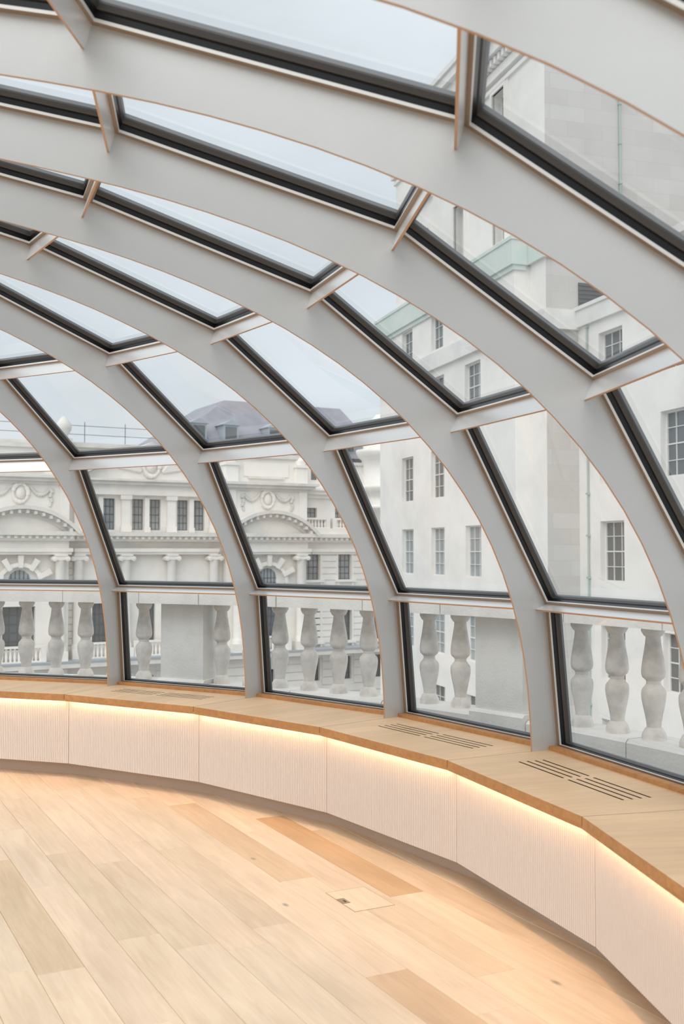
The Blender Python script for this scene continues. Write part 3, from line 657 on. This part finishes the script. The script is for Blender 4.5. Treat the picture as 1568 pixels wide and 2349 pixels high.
# upper entablature and pediment of the centre
for z0, z1, d in ((5.12, 5.4, 0.45), (5.4, 5.75, 0.38), (5.75, 5.95, 0.7), (5.95, 6.08, 0.9)):
    boxpart(lb, 'upper_entablature', 'port2' if d < 0.6 else 'port2d', 3.95, 13.3, -d, 0.3, Zl(z0), Zl(z1))
part(lb, 'pediment', 'port2', lambda m: m.prism([(4.0, Zl(6.08)), (13.3, Zl(6.08)), (8.65, Zl(8.1))], -0.35, 0.6))
part(lb, 'raking_cornice', 'port2d', lambda m: (m.prism([(3.8, Zl(6.08)), (8.65, Zl(8.1)), (8.65, Zl(8.4)), (3.8, Zl(6.32))], -0.85, 0.4), m.prism([(13.5, Zl(6.08)), (8.65, Zl(8.1)), (8.65, Zl(8.4)), (13.5, Zl(6.32))], -0.85, 0.4)))
def cartouche(cx, cz, y, s_, swag):
    def f(m):
        # oval boss with a scrolled rim
        n = 18; vs = []; 
        for j, (rr, dd) in enumerate([(0.0, 0.26), (0.5, 0.22), (0.85, 0.12), (1.0, 0.0)]):
            for i in range(n): a = 2 * pi * i / n; vs.append((cx + rr * 0.30 * s_ * cos(a), y - dd * s_, cz + rr * 0.40 * s_ * sin(a)))
        m.mesh(vs, [(j * n + i, j * n + (i + 1) % n, (j + 1) * n + (i + 1) % n, (j + 1) * n + i) for j in range(3) for i in range(n)], 0, True)
        for i in range(14):
            a = 2 * pi * (i + 0.5) / 14; r = 0.12 * s_ * (1.0 + 0.35 * cos(3 * a))
            p = Vector((cx + 0.46 * s_ * cos(a), y - 0.05, cz + 0.58 * s_ * sin(a)))
            q = Vector((cx + 0.46 * s_ * cos(a + 0.5), y - 0.05, cz + 0.58 * s_ * sin(a + 0.5)))
            m.tube(p, q, r, 7)
    part(lb, 'cartouche', 'port2', f)
    if swag:
        for sg in (-1, 1):
            def g(m, sg=sg):
                for i in range(9):
                    a = i / 9; b = (i + 1) / 9
                    f1 = lambda q: (cx + sg * s_ * (0.65 + 1.15 * q), y - 0.04, cz + 0.35 * s_ - 0.5 * s_ * (1 - (2 * q - 1) ** 2) * 0.9)
                    m.tube(f1(a), f1(b), s_ * (0.09 + 0.06 * sin(pi * (a + b) / 2)), 7)
                for q in range(4): m.tube((cx + sg * s_ * 1.85, y - 0.04, cz + s_ * (0.3 - q * 0.28)), (cx + sg * s_ * (1.85 + 0.06 * (-1) ** q), y - 0.04, cz + s_ * (0.05 - q * 0.28)), s_ * (0.15 - 0.02 * q), 7)
            part(lb, 'swag', 'port2d', g)
cartouche(8.75, Zl(6.95), -0.35, 1.15, False)
def wings(m):
    for sg in (-1, 1):
        for q in range(5):
            a = 0.3 + q * 0.28; m.tube((8.75 + sg * 0.7, -0.4, Zl(6.6)), (8.75 + sg * (0.9 + 1.25 * cos(a * 0.8)), -0.4, Zl(6.62 + 0.95 * sin(a) * 0.8)), 0.13, 7)
part(lb, 'pediment_palms', 'port2', wings)
# pavilions
for cx in PC[:2]:
    hx = 2.85
    hol = [(cx - 0.93, cx + 0.93, Zl(-4.08), Zl(-1.55)), (cx - 0.62, cx + 0.62, Zl(-0.9), Zl(-0.05)), (cx - 0.6, cx + 0.6, Zl(-8.6), Zl(-6.0))]
    def pv(m):
        wall_grid(m, cx - hx, cx + hx, 0, Zl(5.75), hol, PY, 0.4)
        for s_ in (-1, 1): m.poly([(cx + s_ * hx, PY, 0), (cx + s_ * hx, 0.1, 0), (cx + s_ * hx, 0.1, Zl(5.75)), (cx + s_ * hx, PY, Zl(5.75))])
    part(lb, 'pavilion_wall', 'port2', pv)
    window_at(lb, *hol[0], PY + 0.4, 4, 5, 'barsd', 'winglass', 0.05, 0.035); window_at(lb, *hol[2], PY + 0.4, 3, 4, 'barsd', 'winglass', 0.05, 0.03)
    # arched window head: dark half disc set into a stone arch of proud voussoirs
    w = part(lb, 'arched_window', 'winglass2', lambda m: m.prism([(cx - 0.62, Zl(-0.9)), (cx + 0.62, Zl(-0.9))] + arcpts(cx, Zl(-0.05), 0.62, 0, pi, 16), PY - 0.02, PY + 0.02))
    def lat(m):
        for q in range(-2, 3): m.box(cx + q * 0.24 - 0.02, cx + q * 0.24 + 0.02, PY - 0.05, PY - 0.02, Zl(-0.9), Zl(-0.05 + sqrt(max(0.02, 0.38 - (q * 0.24) ** 2))))
        for q in (0, 1, 2): m.box(cx - 0.6, cx + 0.6, PY - 0.05, PY - 0.02, Zl(-0.75 + 0.33 * q), Zl(-0.71 + 0.33 * q))
    link('glazing_bars', (lambda mb: (lat(mb), mb.data('glazing_bars', 'barsd'))[1])(MB()), w)
    AZ = Zl(-0.42)
    def ringp(m, r0, r1, y0, n=24):
        a = arcpts(cx, AZ, r0, 0, pi, n); b = arcpts(cx, AZ, r1, 0, pi, n)
        for i in range(n): m.hexa([(a[i][0], y0, a[i][1]), (b[i][0], y0, b[i][1]), (b[i][0], PY, b[i][1]), (a[i][0], PY, a[i][1])], [(a[i + 1][0], y0, a[i + 1][1]), (b[i + 1][0], y0, b[i + 1][1]), (b[i + 1][0], PY, b[i + 1][1]), (a[i + 1][0], PY, a[i + 1][1])])
    part(lb, 'arch_moulding', 'port2', lambda m: (ringp(m, 1.18, 1.30, PY - 0.34), ringp(m, 1.30, 1.42, PY - 0.26)))
    for q in (-62, -31, 0, 31, 62):
        a = radians(90 + q); u = Vector((cos(a), sin(a))); v = Vector((-sin(a), cos(a))); r1 = 1.86 if abs(q) < 40 else 1.98
        p = [tuple(Vector((cx, AZ)) + u * r + v * w_) for r, w_ in ((1.12, -0.12), (r1, -0.17), (r1, 0.17), (1.12, 0.12))]
        part(lb, 'voussoir', 'port2', lambda m, p=p: m.prism(p, PY - 0.42, PY))
    for s_ in (-1, 1): column(cx + s_ * 2.24, PY - 0.42)
    ent(cx - 2.9, cx + 2.9, PY - 0.35)
    boxpart(lb, 'frieze_block', 'port2', cx - 2.75, cx + 2.75, PY - 0.42, PY + 0.05, Zl(1.84), Zl(2.4))
    # segmental pediment: chord 6.7, rise 1.45
    Rr = (3.32 ** 2 + 1.48 ** 2) / (2 * 1.48); cz = Zl(2.82) + 1.48 - Rr; a0 = math.asin((Zl(2.82) - cz) / Rr)
    def seg(m):
        n = 28
        for (ro, ri, y0) in ((0.0, -0.22, PY - 1.15), (-0.22, -0.36, PY - 0.85), (-0.36, -0.62, PY - 0.55)):
            a = arcpts(cx, cz, Rr + ri, a0, pi - a0, n); b = arcpts(cx, cz, Rr + ro, a0, pi - a0, n); y1 = PY
            for i in range(n): m.hexa([(a[i][0], y0, max(a[i][1], Zl(2.6))), (b[i][0], y0, b[i][1]), (b[i][0], y1, b[i][1]), (a[i][0], y1, max(a[i][1], Zl(2.6)))], [(a[i + 1][0], y0, max(a[i + 1][1], Zl(2.6))), (b[i + 1][0], y0, b[i + 1][1]), (b[i + 1][0], y1, b[i + 1][1]), (a[i + 1][0], y1, max(a[i + 1][1], Zl(2.6)))])
    part(lb, 'segmental_pediment', 'port2d', seg)
    def sdent(m):
        n = 15
        for i in range(1, n):
            a = a0 + (pi - 2 * a0) * i / n; r = Rr - 0.32; x, z = cx + r * cos(a), cz + r * sin(a); m.box(x - 0.08, x + 0.08, PY - 1.02, PY - 0.5, z - 0.12, z + 0.08)
    o = part(lb, 'pediment_dentils', 'port2', sdent); o['kind'] = 'stuff'
    part(lb, 'tympanum', 'port2', lambda m: m.prism([(cx - 2.9, Zl(2.8)), (cx + 2.9, Zl(2.8))] + arcpts(cx, cz, Rr - 0.55, a0 + 0.1, pi - a0 - 0.1, 20), PY - 0.4, PY))
    cartouche(cx, Zl(5.05), PY, 0.95, True)
    for s_ in (-1, 1): boxpart(lb, 'corner_pilaster', 'port2', cx + s_ * 2.55 - 0.28, cx + s_ * 2.55 + 0.28, PY - 0.14, PY, Zl(2.85), Zl(5.6))
    for z0, z1, d in ((5.6, 5.76, 0.2), (5.76, 5.95, 0.45), (5.95, 6.12, 0.65)):
        boxpart(lb, 'pavilion_cornice', 'port2d', cx - hx - d, cx + hx + d, PY - d, 0.6, Zl(z0), Zl(z1))
    boxpart(lb, 'attic_block', 'port2', cx - hx + 0.3, cx + hx - 0.3, PY + 0.25, 1.2, Zl(6.12), Zl(7.75))
    boxpart(lb, 'attic_panel', 'port2', cx - 1.6, cx + 1.6, PY + 0.17, PY + 0.3, Zl(6.55), Zl(7.4)); boxpart(lb, 'attic_ledge', 'port2d', cx - 1.3, cx + 1.3, PY + 0.08, PY + 0.3, Zl(6.4), Zl(6.55))
    boxpart(lb, 'attic_coping', 'port2d', cx - hx + 0.1, cx + hx - 0.1, PY + 0.05, 1.3, Zl(7.75), Zl(8.0))
    for s_ in (-1, 1):
        x = cx + s_ * 2.5
        part(lb, 'attic_pier', 'port2', lambda m, x=x: (m.box(x - 0.42, x + 0.42, PY - 0.05, PY + 0.8, Zl(6.12), Zl(7.2)), m.box(x - 0.52, x + 0.52, PY - 0.15, PY + 0.9, Zl(7.2), Zl(7.38)), m.lathe([(0.4, Zl(7.38)), (0.46, Zl(7.6)), (0.38, Zl(7.85)), (0.15, Zl(8.0))], x, PY + 0.38, 12)))
# ledge, window balconies, parapets, wing balustrade
boxpart(lb, 'ledge', 'port2d', -16, 26.5, -1.7, 0.1, Zl(-5.15), Zl(-4.86)); boxpart(lb, 'ledge_flashing', 'leadblue', -16, 26.5, -1.75, 0.1, Zl(-4.86), Zl(-4.75))
def minibal(x0, x1, y, z0, z1, step=0.24):
    part(lb, 'balcony_rail', 'port2', lambda m: (m.box(x0, x1, y - 0.12, y + 0.12, z1 - 0.12, z1), m.box(x0, x1, y - 0.12, y + 0.12, z0, z0 + 0.08), m.box(x0 - 0.3, x0, y - 0.15, y + 0.15, z0, z1), m.box(x1, x1 + 0.3, y - 0.15, y + 0.15, z0, z1)))
    x = x0 + step / 2
    while x < x1:
        me = MINI; link('small_baluster', me, lb, (x, y, z0 + 0.08)).scale = (1, 1, (z1 - z0 - 0.2) / 0.6); x += step
mm = MB(); mm.lathe([(0.07, 0), (0.05, 0.04), (0.085, 0.16), (0.08, 0.24), (0.045, 0.42), (0.045, 0.5), (0.07, 0.55), (0.07, 0.6)], n=8); MINI = mm.data('small_baluster', 'port2')
minibal(PC[0] - 1.15, PC[0] + 1.15, PY - 0.5, Zl(-4.75), Zl(-3.8)); minibal(PC[1] - 1.15, PC[1] + 1.15, PY - 0.5, Zl(-4.75), Zl(-3.8))
for c in (4.26, 7.18, 10.11): minibal(c + 0.75, c + 2.2, -0.7, Zl(-4.75), Zl(-3.8))
minibal(19.5, 21.1, -0.2, Zl(3.22), Zl(3.92)); minibal(21.9, 23.5, -0.2, Zl(3.22), Zl(3.92)); minibal(24.3, 25.9, -0.2, Zl(3.22), Zl(3.92))
boxpart(lb, 'balcony_base', 'port2', 19.2, 26.5, -0.45, 0.05, Zl(2.82), Zl(3.22))
for z0, z1, d in ((5.25, 5.5, 0.2), (5.5, 5.75, 0.45), (5.75, 5.9, 0.6)): boxpart(lb, 'wing_cornice', 'port2', 19.4, 26.5, -d, 0.2, Zl(z0), Zl(z1))
boxpart(lb, 'wing_parapet', 'port2', 19.4, 26.5, 0.0, 0.4, Zl(5.9), Zl(7.6)); boxpart(lb, 'wing_coping', 'port2d', 19.4, 26.6, -0.15, 0.5, Zl(7.6), Zl(7.8))
for x in (20.3, 22.6, 24.9): boxpart(lb, 'attic_opening', 'winglass', x - 0.2, x + 0.2, -0.02, 0.1, Zl(6.5), Zl(7.3))
for c in wing:
    for z0, z1 in ((-0.26, 1.45), (-4.42, -2.35)):
        def sur(m, c=c, z0=z0, z1=z1):
            x0, x1 = c - 0.3, c + 0.78
            m.box(x0 - 0.14, x0, -0.09, 0.02, Zl(z0), Zl(z1 + 0.14)); m.box(x1, x1 + 0.14, -0.09, 0.02, Zl(z0), Zl(z1 + 0.14)); m.box(x0, x1, -0.09, 0.02, Zl(z1), Zl(z1 + 0.14)); m.box(x0 - 0.25, x1 + 0.25, -0.25, 0.02, Zl(z0 - 0.16), Zl(z0))
            for s_ in (x0 - 0.1, x1 - 0.05): m.box(s_, s_ + 0.15, -0.18, 0.02, Zl(z0 - 0.5), Zl(z0 - 0.16))
        part(lb, 'window_surround', 'port2', sur)
# rusticated courses: each course segment between the openings is a stone band of its own
def courses(x0, x1, y, z0, z1, step, holes, d=0.07):
    z = z0
    while z + step <= z1 + 1e-6:
        cutx = [(h[0] - 0.16, h[1] + 0.16) for h in holes if h[2] < Zl(z + step) and h[3] > Zl(z)]
        xs = [x0]
        for a, b in sorted(cutx):
            if a > x0 and b < x1: xs += [a, b]
        xs.append(x1)
        for a, b in zip(xs[::2], xs[1::2]):
            if b - a > 0.1: boxpart(lb, 'rusticated_course', 'port2', a, b, y - d, y + 0.01, Zl(z + 0.035), Zl(z + step - 0.035))
        z += step
courses(19.55, 26.45, 0, -4.55, 1.4, 0.425, [h for h in H if h[0] > 19])
courses(-0.0, 26.45, 0, -10.0, -5.2, 0.53, [h for h in H], 0.09)
courses(3.62, 4.0, 0, -4.4, 1.4, 0.42, [])
for cx in PC[:2]: courses(cx - 2.8, cx + 2.8, PY, -10.0, -5.2, 0.53, [(cx - 0.6, cx + 0.6, Zl(-8.6), Zl(-6.0))], 0.09)
# parapet between pavilion and left end, guard rail, roofs
boxpart(lb, 'rear_parapet', 'port2', -16, 19.4, 1.6, 2.2, Zl(5.7), Zl(8.1)); boxpart(lb, 'rear_coping', 'port2d', -16, 19.4, 1.4, 2.4, Zl(8.1), Zl(8.4))
boxpart(lb, 'gutter_roof', 'leadblue', -16, 26.5, 0.0, 1.7, Zl(5.7), Zl(5.8))
boxpart(lb, 'rear_band', 'leadblue', -16, 19.4, 1.52, 1.62, Zl(7.2), Zl(7.5))
def grail(m):
    for z in (8.95, 9.5): m.tube((-14, 2.0, Zl(z)), (11.5, 2.0, Zl(z)), 0.018, 6)
    x = -13.0
    while x < 11.5: m.tube((x, 2.0, Zl(8.4)), (x, 2.0, Zl(9.75)), 0.022, 6); x += 2.6
part(lb, 'guard_rail', 'barsd', grail)
part(lb, 'roof_urn', 'port2d', lambda m: (m.box(3.1, 4.0, 0.2, 1.1, Zl(8.0), Zl(8.5)), m.lathe([(0.3, Zl(8.5)), (0.25, Zl(8.7)), (0.45, Zl(9.0)), (0.5, Zl(9.3)), (0.3, Zl(9.6)), (0.12, Zl(9.85))], 3.55, 0.65, 12)))
def mans(m):
    x0, x1, e, t = 10.4, 27.5, Zl(8.3), Zl(12.3)
    m.hexa([(x0, 2.2, e), (x1, 2.2, e), (x1, 14, e), (x0, 14, e)], [(x0 + 5.6, 5.4, t), (x1 - 2.2, 5.4, t), (x1 - 2.2, 11, t), (x0 + 5.6, 11, t)])
part(lb, 'slate_roof', 'slate', mans)
for x in (13.0, 15.3, 18.6, 22.2, 24.4):
    def dor(m, x=x): m.box(x - 0.55, x + 0.55, 2.5, 4.2, Zl(8.7), Zl(10.2)); m.prism([(x - 0.7, Zl(10.2)), (x + 0.7, Zl(10.2)), (x, Zl(10.55))], 2.4, 4.4)
    d = part(lb, 'dormer', 'leadblue', dor)
    link('dormer_window', (lambda mb: (mb.box(x - 0.4, x + 0.4, 2.44, 2.52, Zl(8.85), Zl(10.05)), mb.data('dormer_window', 'winglass'))[1])(MB()), d)
part(lb, 'corner_turret', 'port2', lambda m: m.lathe([(1.5, Zl(2)), (1.5, Zl(4.4)), (1.9, Zl(4.6)), (1.9, Zl(4.8)), (1.5, Zl(4.9)), (1.5, Zl(5.5)), (1.8, Zl(5.7)), (2.0, Zl(6.0)), (2.0, Zl(6.2)), (1.5, Zl(6.3)), (1.5, Zl(8.0)), (1.75, Zl(8.2)), (1.9, Zl(8.5)), (1.9, Zl(8.7)), (1.4, Zl(8.75)), (1.4, Zl(9.5)), (1.2, Zl(10.5)), (0.5, Zl(11.2))], 25.6, -0.3, 24))
